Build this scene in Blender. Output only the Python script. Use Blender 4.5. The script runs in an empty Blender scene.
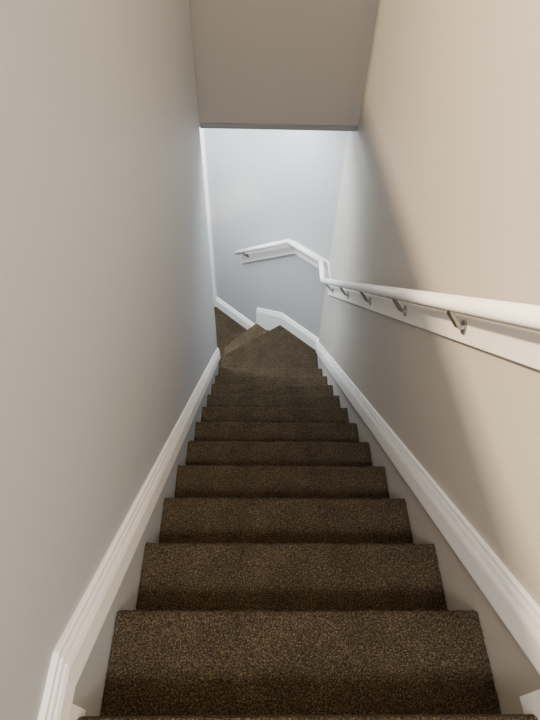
import bpy, bmesh, math
import numpy as np
from mathutils import Vector, Matrix
rng=np.random.default_rng(4)
H=1.198
XL,XR=-.342,.5555
RUN,RISE,Y0,Z0=.25,.2194,.3534,-1.4175
SL=RISE/RUN
CN=math.cos(math.atan(SL))
col=bpy.context.scene.collection

# ---------------- materials ----------------
def mat(name):
    m=bpy.data.materials.new(name);m.use_nodes=True
    n=m.node_tree.nodes;l=m.node_tree.links
    return m,n,l,n['Principled BSDF']
def paint(name,c,rough=.6,bump=.04,scale=180,var=.03):
    m,n,l,b=mat(name)
    tc=n.new('ShaderNodeTexCoord')
    nz=n.new('ShaderNodeTexNoise');nz.inputs['Scale'].default_value=scale;nz.inputs['Detail'].default_value=3
    l.new(tc.outputs['Object'],nz.inputs['Vector'])
    bp=n.new('ShaderNodeBump');bp.inputs['Strength'].default_value=bump;bp.inputs['Distance'].default_value=.002
    l.new(nz.outputs['Fac'],bp.inputs['Height']);l.new(bp.outputs['Normal'],b.inputs['Normal'])
    n2=n.new('ShaderNodeTexNoise');n2.inputs['Scale'].default_value=1.6;n2.inputs['Detail'].default_value=4
    l.new(tc.outputs['Object'],n2.inputs['Vector'])
    cr=n.new('ShaderNodeValToRGB')
    cr.color_ramp.elements[0].position=.3;cr.color_ramp.elements[1].position=.7
    cr.color_ramp.elements[0].color=(*[x*(1-var) for x in c],1);cr.color_ramp.elements[1].color=(*[min(1,x*(1+var)) for x in c],1)
    l.new(n2.outputs['Fac'],cr.inputs['Fac']);l.new(cr.outputs['Color'],b.inputs['Base Color'])
    b.inputs['Roughness'].default_value=rough
    return m
M_wall=paint('wall_paint',(.47,.480,.485),.6,var=.004,bump=.02)
M_wallL=paint('wall_paint_cool_light',(.415,.438,.465),.6,var=.004,bump=.02)  # copy of the wall paint tinted cool to offset warm bounced light
M_wallR=paint('wall_paint_warm_light',(.49,.462,.42),.6,var=.004,bump=.02)  # copy of the wall paint with the lamp's warm light in its colour
M_wallF=paint('bulkhead_paint_shaded',(.345,.322,.295),.6,var=.004,bump=.02)  # copy of the wall paint darkened to taupe for the bulkhead's shade
M_shade_strip=paint('shade_strip_paint',(.22,.225,.225),.6,var=.01)  # dark colour standing in for shade at the bulkhead's lower edge
M_ceil=paint('ceiling_paint',(.7,.68,.65),.8)
M_trim=paint('white_trim_paint',(.96,.955,.945),.35,bump=.02,scale=60,var=.01)
M_board=paint('rail_board_paint',(.88,.86,.82),.4,bump=.03,scale=60,var=.01)
def carpet(name,k=1.0):
    m,n,l,b=mat(name)
    tc=n.new('ShaderNodeTexCoord')
    nz=n.new('ShaderNodeTexNoise');nz.inputs['Scale'].default_value=260;nz.inputs['Detail'].default_value=4;nz.inputs['Roughness'].default_value=.8
    l.new(tc.outputs['Object'],nz.inputs['Vector'])
    cr=n.new('ShaderNodeValToRGB');e=cr.color_ramp.elements
    e[0].position=.37;e[0].color=(.010,.0078,.0055,1)
    e[1].position=.70;e[1].color=(.29,.213,.115,1)
    x=e.new(.51);x.color=(.049,.037,.024,1)
    l.new(nz.outputs['Fac'],cr.inputs['Fac'])
    big=n.new('ShaderNodeTexNoise');big.inputs['Scale'].default_value=8;big.inputs['Detail'].default_value=3
    l.new(tc.outputs['Object'],big.inputs['Vector'])
    mr=n.new('ShaderNodeMapRange');mr.inputs['From Min'].default_value=.35;mr.inputs['From Max'].default_value=.65;mr.inputs['To Min'].default_value=.86*k;mr.inputs['To Max'].default_value=1.14*k
    l.new(big.outputs['Fac'],mr.inputs['Value'])
    mx=n.new('ShaderNodeVectorMath');mx.operation='SCALE'
    l.new(cr.outputs['Color'],mx.inputs[0]);l.new(mr.outputs['Result'],mx.inputs['Scale'])
    l.new(mx.outputs['Vector'],b.inputs['Base Color'])
    vo=n.new('ShaderNodeTexVoronoi');vo.inputs['Scale'].default_value=260
    l.new(tc.outputs['Object'],vo.inputs['Vector'])
    ad=n.new('ShaderNodeMath');ad.operation='SUBTRACT'
    l.new(nz.outputs['Fac'],ad.inputs[0]);l.new(vo.outputs['Distance'],ad.inputs[1])
    bp=n.new('ShaderNodeBump');bp.inputs['Strength'].default_value=.8;bp.inputs['Distance'].default_value=.005
    l.new(ad.outputs['Value'],bp.inputs['Height']);l.new(bp.outputs['Normal'],b.inputs['Normal'])
    b.inputs['Roughness'].default_value=1
    b.inputs['Specular IOR Level'].default_value=.05
    b.inputs['Sheen Weight'].default_value=.05
    return m
M_carpet=carpet('speckled_brown_carpet')
M_carpet_w1=carpet('speckled_brown_carpet_dim_sheen',.85)  # same carpet, dimmed for the pile sheen on the first winder
M_carpet_w2=carpet('speckled_brown_carpet_bright_sheen',1.4)  # same carpet, brightened for the pile sheen on the second winder
M_carpet_f=carpet('speckled_brown_carpet_hall_sheen',.95)  # same carpet, pile sheen of the lower floor set in its colour
m,n,l,b=mat('satin_metal');M_brass=m
nz=n.new('ShaderNodeTexNoise');nz.inputs['Scale'].default_value=40
cr=n.new('ShaderNodeValToRGB');cr.color_ramp.elements[0].color=(.26,.25,.23,1);cr.color_ramp.elements[1].color=(.42,.40,.37,1)
l.new(nz.outputs['Fac'],cr.inputs['Fac']);l.new(cr.outputs['Color'],b.inputs['Base Color'])
b.inputs['Metallic'].default_value=.9;b.inputs['Roughness'].default_value=.33

# ---------------- helpers ----------------
def obj(name,bm_or_me,mat,parent=None,smooth=False,bevel=0,**props):
    if isinstance(bm_or_me,bmesh.types.BMesh):
        bmesh.ops.recalc_face_normals(bm_or_me,faces=bm_or_me.faces)
        me=bpy.data.meshes.new(name);bm_or_me.to_mesh(me);bm_or_me.free()
    else: me=bm_or_me
    me.materials.append(mat)
    if smooth:
        for p in me.polygons:p.use_smooth=True
    o=bpy.data.objects.new(name,me);col.objects.link(o)
    if parent:o.parent=parent
    if bevel:
        md=o.modifiers.new('bevel','BEVEL');md.width=bevel;md.segments=2;md.limit_method='ANGLE'
    for k,v in props.items():o[k]=v
    return o
def prism(bm,poly,ext):
    a=[bm.verts.new(Vector(p)) for p in poly];c=[bm.verts.new(Vector(p)+Vector(ext)) for p in poly]
    bm.faces.new(a);bm.faces.new(c[::-1]);k=len(a)
    for i in range(k):bm.faces.new((a[i],a[(i+1)%k],c[(i+1)%k],c[i]))
def box(bm,x0,x1,y0,y1,z0,z1):
    prism(bm,[(x0,y0,z0),(x1,y0,z0),(x1,y1,z0),(x0,y1,z0)],(0,0,z1-z0))
def structure(name,bm,mat,label,cat,**k):
    return obj(name,bm,mat,kind='structure',label=label,category=cat,**k)

# diagonal wall frame
C=Vector((XR,3.2604,0));ANG=.7694
DD=Vector((-math.cos(ANG),math.sin(ANG),0));DN=Vector((-math.sin(ANG),-math.cos(ANG),0))

# ---------------- walls ----------------
BOT=-4.6+H;CEIL=1.25+H
bm=bmesh.new()
prism(bm,[(XL-.12,-2.2,BOT),(XL-.12,2.895,BOT),(XL-.12,2.895,CEIL),(XL-.12,2.0,CEIL),(XL-.12,2.0,-.33+H),(XL-.12,-2.2,.05+H)],(.12,0,0))  # out-of-view top edge sloped and raised to shape the hall lamp's shadow
structure('wall_left',bm,M_wallL,'grey painted wall beside the stair flight, unseen top shaped for the lamp light','wall')
bm=bmesh.new();box(bm,XR,XR+.12,-2.2,3.38,BOT,CEIL)
structure('wall_right',bm,M_wallR,'tall smooth grey wall carrying the handrail','wall')
bm=bmesh.new();prism(bm,[C+Vector((0,0,BOT)),C+DD*2.9+Vector((0,0,BOT)),C+DD*2.9-DN*.12+Vector((0,0,BOT)),C-DN*.12+Vector((.05,0,BOT))],(0,0,-1.45+H-BOT))
structure('wall_end',bm,M_wall,'angled pale grey wall closing the turn of the stairs','wall')
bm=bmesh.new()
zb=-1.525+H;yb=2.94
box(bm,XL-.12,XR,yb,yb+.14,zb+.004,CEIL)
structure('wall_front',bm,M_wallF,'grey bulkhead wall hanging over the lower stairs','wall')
bm=bmesh.new();box(bm,XL,XR,yb-.006,yb+.03,zb,zb+.030)  # added strip, its dark colour takes the place of edge shade
structure('bulkhead_shade_strip',bm,M_shade_strip,'thin dark strip standing in for shade along the bulkhead bottom edge','trim')
bm=bmesh.new();box(bm,-2.6,XR,yb+.14,6,zb,zb+.2)
structure('ceiling_lower',bm,M_ceil,'low white ceiling over the turning steps','ceiling')
bm=bmesh.new();box(bm,-3.2,XR+.12,-3.2,3.2,CEIL,CEIL+.1)
structure('ceiling',bm,M_ceil,'flat white ceiling above the stairwell','ceiling')
bm=bmesh.new();box(bm,-2.6,XL-.12,2.775,2.895,BOT,zb)
structure('wall_back',bm,M_wall,'grey wall beside the lower hallway','wall')

# ---------------- landing floor ----------------
LZ=Z0+RISE+H
bm=bmesh.new();box(bm,XL,XR,-2.2,Y0-RUN+.013,LZ-.2,LZ)
structure('floor',bm,M_carpet,'brown carpeted landing at the top of the stairs','floor',bevel=.018)

# ---------------- steps ----------------
stair=bpy.data.objects.new('staircase',None);col.objects.link(stair)
stair.location=(0,Y0,Z0-13*RISE+H)
stair['label']='straight flight of brown speckled carpeted steps turning at the bottom';stair['category']='staircase'
def inv(o,p):
    o.parent=p;o.matrix_parent_inverse=Matrix.Translation(-Vector(p.location))
def step_mesh(name,width,fine):
    q=fine
    prof=[]
    def seg(a,b_):
        L=math.dist(a,b_);k=max(1,int(round(L/q)))
        for i in range(k):prof.append((a[0]+(b_[0]-a[0])*i/k,a[1]+(b_[1]-a[1])*i/k))
    r=.021
    seg((-RUN-.028,0),(-r,0))
    for i in range(0,10):
        t=math.pi/2-math.pi*i/10
        prof.append((-r+r*math.cos(t),-r+r*math.sin(t)))
    seg((-r,-2*r),(-.028,-2*r-.004));seg((-.028,-2*r-.004),(-.028,-RISE-.004));
    prof.append((-.028,-RISE-.004))
    P=np.array(prof);k=len(P)
    nx=int(width/q)+1
    tan=np.gradient(P,axis=0);nor=np.stack([-tan[:,1],tan[:,0]],1);nor/=np.linalg.norm(nor,axis=1)[:,None]+1e-9
    xs=np.linspace(0,width,nx)
    d=rng.normal(0,.0016*q/.004,(k,nx))
    low=rng.normal(0,1,(k//8+3,nx//8+3))
    yi=np.linspace(0,low.shape[0]-1.001,k);xi=np.linspace(0,low.shape[1]-1.001,nx)
    y_=yi.astype(int);x_=xi.astype(int);fy=(yi-y_)[:,None];fx=(xi-x_)[None]
    lo=(low[y_][:,x_]*(1-fx)+low[y_][:,x_+1]*fx)*(1-fy)+(low[y_+1][:,x_]*(1-fx)+low[y_+1][:,x_+1]*fx)*fy
    d+=lo*.0011
    V=np.zeros((k,nx,3));V[:,:,0]=xs[None]+rng.normal(0,.0008,(k,nx))*(np.abs(xs-width/2)<width/2-.002)
    V[:,:,1]=P[:,0][:,None]+nor[:,0][:,None]*d;V[:,:,2]=P[:,1][:,None]+nor[:,1][:,None]*d
    verts=V.reshape(-1,3).tolist()
    idx=np.arange(k*nx).reshape(k,nx)
    F=np.stack([idx[:-1,:-1],idx[1:,:-1],idx[1:,1:],idx[:-1,1:]],-1).reshape(-1,4).tolist()
    b0=len(verts);verts+= [(0,-RUN-.028,-RISE-.004),(width,-RUN-.028,-RISE-.004)]
    F.append([b0]+idx[::-1,0].tolist());F.append([b0+1]+idx[:,-1].tolist())
    me=bpy.data.meshes.new(name);me.from_pydata(verts,[],F);me.update()
    return me
for i in range(0,11):
    q=.0035 if i<4 else (.006 if i<8 else .008)
    me=step_mesh('step',XR-XL-.004,q)
    o=obj('step',me,M_carpet,smooth=True)
    o.location=(XL+.002,Y0+RUN*i+.003,Z0-RISE*i+H+.003);inv(o,stair)
# winders: top slab with an overhanging nosing over a set-back riser block
def zlev(n):return Z0-RISE*n+H
w1=C+DD*.463+DN*.002;w2=C+DD*.79+DN*.002
def winder(base,edge_a,edge_b,n,mt):
    a=Vector(edge_a);b_=Vector(edge_b)
    nrm=Vector((b_.y-a.y,-(b_.x-a.x)));cen=sum((Vector(p) for p in base),Vector((0,0)))/len(base)
    if (cen-a).dot(nrm)<0:nrm=-nrm
    nrm=nrm.normalized()*.028
    bm=bmesh.new()
    top=[*base,tuple(a),tuple(b_)]
    low=[*base,tuple(a+nrm),tuple(b_+nrm)]
    prism(bm,[(p[0],p[1],zlev(n)-.038) for p in top],(0,0,.038))
    prism(bm,[(p[0],p[1],zlev(n)-RISE-.01) for p in low],(0,0,RISE-.02))
    o=obj('step',bm,mt,bevel=.012);inv(o,stair)
    o.modifiers['bevel'].segments=4
yf=Y0+10*RUN-.03
xl=XL+.003
P11=(xl,3.165);P12=(xl,3.467)
winder([(xl,yf),(XR-.002,yf),(XR-.002,C.y-.004)],tuple(w1[:2]),P11,11,M_carpet_w1)
winder([(xl,2.90),(0,2.9),tuple((C+DD*.30+DN*.01)[:2]),tuple(w1[:2])],tuple(w2[:2]),P12,12,M_carpet_w2)
bm=bmesh.new()
box(bm,-2.6,XR,2.6,5.6,zlev(13)-.1,zlev(13))
structure('floor_lower',bm,M_carpet_f,'brown carpeted floor below the winding steps','floor')

# ---------------- moldings ----------------
def molding(bm,O,U,Nn,path,prof):
    O=Vector(O);U=Vector(U);Nn=Vector(Nn);k=len(path)
    offs=[]
    for i in range(k):
        def nrm(a,b_):
            d=Vector((b_[0]-a[0],b_[1]-a[1])).normalized();v=Vector((d.y,-d.x))
            return v if v.y<0 else -v
        if i==0:o=nrm(path[0],path[1]);o=Vector((0,-1/abs(o.y)))
        elif i==k-1:o=nrm(path[-2],path[-1]);o=Vector((0,-1/abs(o.y)))
        else:
            a=nrm(path[i-1],path[i]);b_=nrm(path[i],path[i+1]);o=(a+b_)/(1+a.dot(b_))
        offs.append(o)
    rings=[]
    full=[(prof[0][0],0)]+list(prof)+[(prof[-1][0],0)]
    for (p,o) in zip(path,offs):
        rings.append([bm.verts.new(O+U*(p[0]+o.x*w)+Vector((0,0,p[1]+o.y*w))+Nn*t) for w,t in full])
    m_=len(full)
    for a,b_ in zip(rings[:-1],rings[1:]):
        for j in range(m_):bm.faces.new((a[j],a[(j+1)%m_],b_[(j+1)%m_],b_[j]))
    bm.faces.new(rings[0]);bm.faces.new(rings[-1][::-1])
PF=[(0,.006),(.002,.010),(.009,.011),(.011,.003),(.0145,.003),(.016,.014),(.024,.016),(.026,.004),(.030,.004),(.032,.018),(.040,.021),(.042,.009),(.046,.009),(.048,.020),(.098,.021),(.105,.018)]
def PFx(w):return PF[:-2]+[(w-.003,.020),(w,.018)]
def topz(y):return Z0+H-(y-Y0)*SL+.19/CN
ybend=.188;zl=topz(ybend)
yend=3.215
bm=bmesh.new()
molding(bm,(XR,0,0),(0,1,0),(-1,0,0),[(-2.2,zl),(ybend,zl),(yend,topz(yend)),(C.y,topz(yend))],PF)
box(bm,XR-.018,XR,-2.2,.150,LZ-.06,zl-.10)
structure('baseboard_right',bm,M_trim,'white moulded skirting following the stair slope','baseboard')
bm=bmesh.new()
molding(bm,(XL,0,0),(0,1,0),(1,0,0),[(-2.2,zl),(ybend,zl),(2.885,topz(2.885))],PF)
box(bm,XL,XL+.010,-2.2,.130,LZ-.06,zl-.10)
structure('baseboard_left',bm,M_trim,'white moulded skirting with mitred corner at the landing','baseboard')
bb=.155
bm=bmesh.new()
z1=zlev(11)+bb
molding(bm,C,DD,DN,[(0,z1),(.463,z1),(.79,z1-.165)],PFx(.25))
molding(bm,C,DD,DN,[(.79,zlev(13)+bb),(2.6,zlev(13)+bb)],PFx(.15))
structure('baseboard_end',bm,M_trim,'white baseboard stepping down along the angled wall','baseboard')
# door casing beyond the turn
bm=bmesh.new()
def wp(s,z,nn=0):return C+DD*s+DN*nn+Vector((0,0,z))
prism(bm,[wp(1.41,zlev(13)),wp(1.50,zlev(13)),wp(1.50,zb),wp(1.41,zb)],DN*.02)
prism(bm,[wp(1.425,zlev(13)),wp(1.45,zlev(13)),wp(1.45,zb),wp(1.425,zb)],DN*.028)
structure('trim_1',bm,M_trim,'white vertical door casing on the angled wall','trim',bevel=.003)

# ---------------- handrail ----------------
rail=bpy.data.objects.new('handrail',None);col.objects.link(rail)
rail.location=(XR,1.5,-.0905-SL*1.5+H)
rail['label']='white wooden handrail on satin metal brackets along the wall';rail['category']='handrail'
RO=.072;OZ=-.098
ZR=-2.735+H
def rz(y):return OZ-SL*y+H
A0=Vector((XR-RO,-.15,rz(-.15)));yc=3.2290
y1=(OZ+2.735)/SL
A1=Vector((XR-RO,y1,ZR))
A2=Vector((XR-RO,yc,ZR))
A3=Vector((*(C+DD*.373+DN*RO)[:2],ZR))
A4=Vector((*(C+DD*1.01+DN*RO)[:2],ZR-.49))
pts=[A0,A1,A2,A3,A4]
sides=[Vector((1,0,0)),Vector((1,0,0)),-DN,-DN]
pr=[]
for i in range(20):
    t=2*math.pi*i/20
    pr.append((.021*math.cos(t),.020*math.sin(t)))
bm=bmesh.new()
for i in range(4):
    a,b_=pts[i],pts[i+1];d=(b_-a).normalized();s=sides[i];u=s.cross(d).normalized()
    def ring(P,other):
        nn=d if other is None else (d+other).normalized()
        out=[]
        for x,z in pr:
            q_=P+s*x+u*z
            t=(P-q_).dot(nn)/d.dot(nn);out.append(bm.verts.new(q_+d*t))
        return out
    r0=ring(a,None if i==0 else (pts[i]-pts[i-1]).normalized())
    r1=ring(b_,None if i==3 else (pts[i+2]-pts[i+1]).normalized())
    for j in range(20):bm.faces.new((r0[j],r0[(j+1)%20],r1[(j+1)%20],r1[j]))
    bm.faces.new(r0);bm.faces.new(r1[::-1])
o=obj('rail',bm,M_trim);inv(o,rail)
for p in o.data.polygons:p.use_smooth=len(p.vertices)==4
# backing boards
def brd(O,U,Nn,poly,t=.018):
    bm=bmesh.new();O=Vector(O);U=Vector(U)
    prism(bm,[O+U*a+Vector((0,0,z)) for a,z in poly],Vector(Nn)*t)
    return bm
bt=OZ-.05;bl=OZ-.145
def lv(o_,z):return (o_-z+H)/SL
zt=ZR-.03;zw=ZR-.145
bm=brd((XR,0,0),(0,1,0),(-1,0,0),[(-.15,bt+SL*.15+H),(lv(bt,zt),zt),(C.y,zt),(C.y,zw),(lv(bl,zw),zw),(-.15,bl+SL*.15+H)])
o=obj('backing_board',bm,M_board,bevel=.003);inv(o,rail)
sd=.49/.637
bm=brd(C,DD,DN,[(0,zt),(.373,zt),(1.0,zt-.627*sd),(1.0,zw-.627*sd-.02),(.35,zw),(0,zw)])
o=obj('backing_board',bm,M_board,bevel=.003);inv(o,rail)
# brackets
def bracket(pos,side,along):
    s=Vector(side);al=Vector(along).normalized();up=s.cross(al).normalized()
    if up.z<0:up=-up
    base=pos+s*(RO-.018)-up*.066
    path=[base,base-s*.012,base-s*.020+up*.004-al*.004,pos-up*.028+s*.006-al*.024,pos-up*.017+s*.000-al*.027]
    bm=bmesh.new();ringp=None
    for i,p in enumerate(path):
        dv=(path[min(i+1,4)]-path[max(i-1,0)]).normalized()
        nn=al.cross(dv).normalized();w=.013;h=.006
        rg=[bm.verts.new(p+al*w*a+nn*h*b_) for a,b_ in ((-1,-.6),(-.9,-1),(.9,-1),(1,-.6),(1,.6),(.9,1),(-.9,1),(-1,.6))]
        if ringp:
            for k in range(8):bm.faces.new((ringp[k],ringp[(k+1)%8],rg[(k+1)%8],rg[k]))
        else:bm.faces.new(rg)
        ringp=rg
    bm.faces.new(ringp[::-1])
    prism(bm,[pos-up*.0225+al*a*.036+s*b_*.012 for a,b_ in((-1,-1),(1,-1),(1,1),(-1,1))],up*.004)
    o=obj('bracket',bm,M_brass,smooth=False,bevel=.001);inv(o,rail)
    bm=bmesh.new()
    def disc(c,ra,ru,t,n_=20):
        prism(bm,[c+al*ra*math.cos(2*math.pi*k/n_)+up*ru*math.sin(2*math.pi*k/n_) for k in range(n_)],-s*t)
    disc(base,.018,.020,.005);disc(base-s*.005+up*.013,.003,.003,.0015,8);disc(base-s*.005-up*.013,.003,.003,.0015,8)
    pl=obj('mounting_plate',bm,M_brass);pl.parent=o
for y in (.50,.985,1.41,1.88,2.37,2.86):
    bracket(Vector((XR-RO,y,rz(y))),(1,0,0),(0,1,-SL))
bracket(wp(.36,ZR,RO),-DN,DD)
bracket(A3.lerp(A4,.9),-DN,A4-A3)

# ---------------- lights ----------------
def area(name,loc,target,size,power,color,size_y=None):
    L=bpy.data.lights.new(name,'AREA');L.energy=power;L.color=color;L.size=size
    if size_y:L.shape='RECTANGLE';L.size_y=size_y
    o=bpy.data.objects.new(name,L);o.location=loc
    o.rotation_euler=(Vector(target)-Vector(loc)).to_track_quat('-Z','Y').to_euler();col.objects.link(o)
area('hall_lamp',(-1.65,.7,1.15+H),(.55,1.0,-.6+H),.16,225,(1,.76,.50))
area('stairwell_fill',(.1,-1.0,1.15+H),(.1,1.5,-2+H),.45,72,(1,.97,.94))  # added fill light, placed back to shade the treads; no fixture here
area('winder_fill',(.0,3.25,zb-.03),(-.15,3.4,-4+H),.3,17,(.90,.96,1))  # extra light added to bring out the winder edges
area('lower_hall_lamp',(-.95,3.4,zb-.03),(-.35,3.45,-4+H),.6,98,(.88,.95,1))
W=bpy.data.worlds.new('World');bpy.context.scene.world=W;W.use_nodes=True
bg=W.node_tree.nodes['Background'];bg.inputs[0].default_value=(.90,.94,1,1);bg.inputs[1].default_value=.38

# ---------------- camera ----------------
f,pi,ya,ro=533.0,.8870,.0352,-.0377
cy,sy,cp,sp=math.cos(ya),math.sin(ya),math.cos(pi),math.sin(pi)
F=Vector((sy*cp,cy*cp,-sp));R=Vector((cy,-sy,0));D=F.cross(R)
c,s=math.cos(ro),math.sin(ro)
R2=R*c+D*s;D2=-R*s+D*c
cam=bpy.data.cameras.new('Camera');co=bpy.data.objects.new('Camera',cam);col.objects.link(co)
M=Matrix((R2,-D2,-F)).transposed().to_4x4();M.translation=(0,0,H);co.matrix_world=M
cam.sensor_fit='VERTICAL';cam.sensor_height=36;cam.lens=f/720*36;cam.clip_start=.02
bpy.context.scene.camera=co
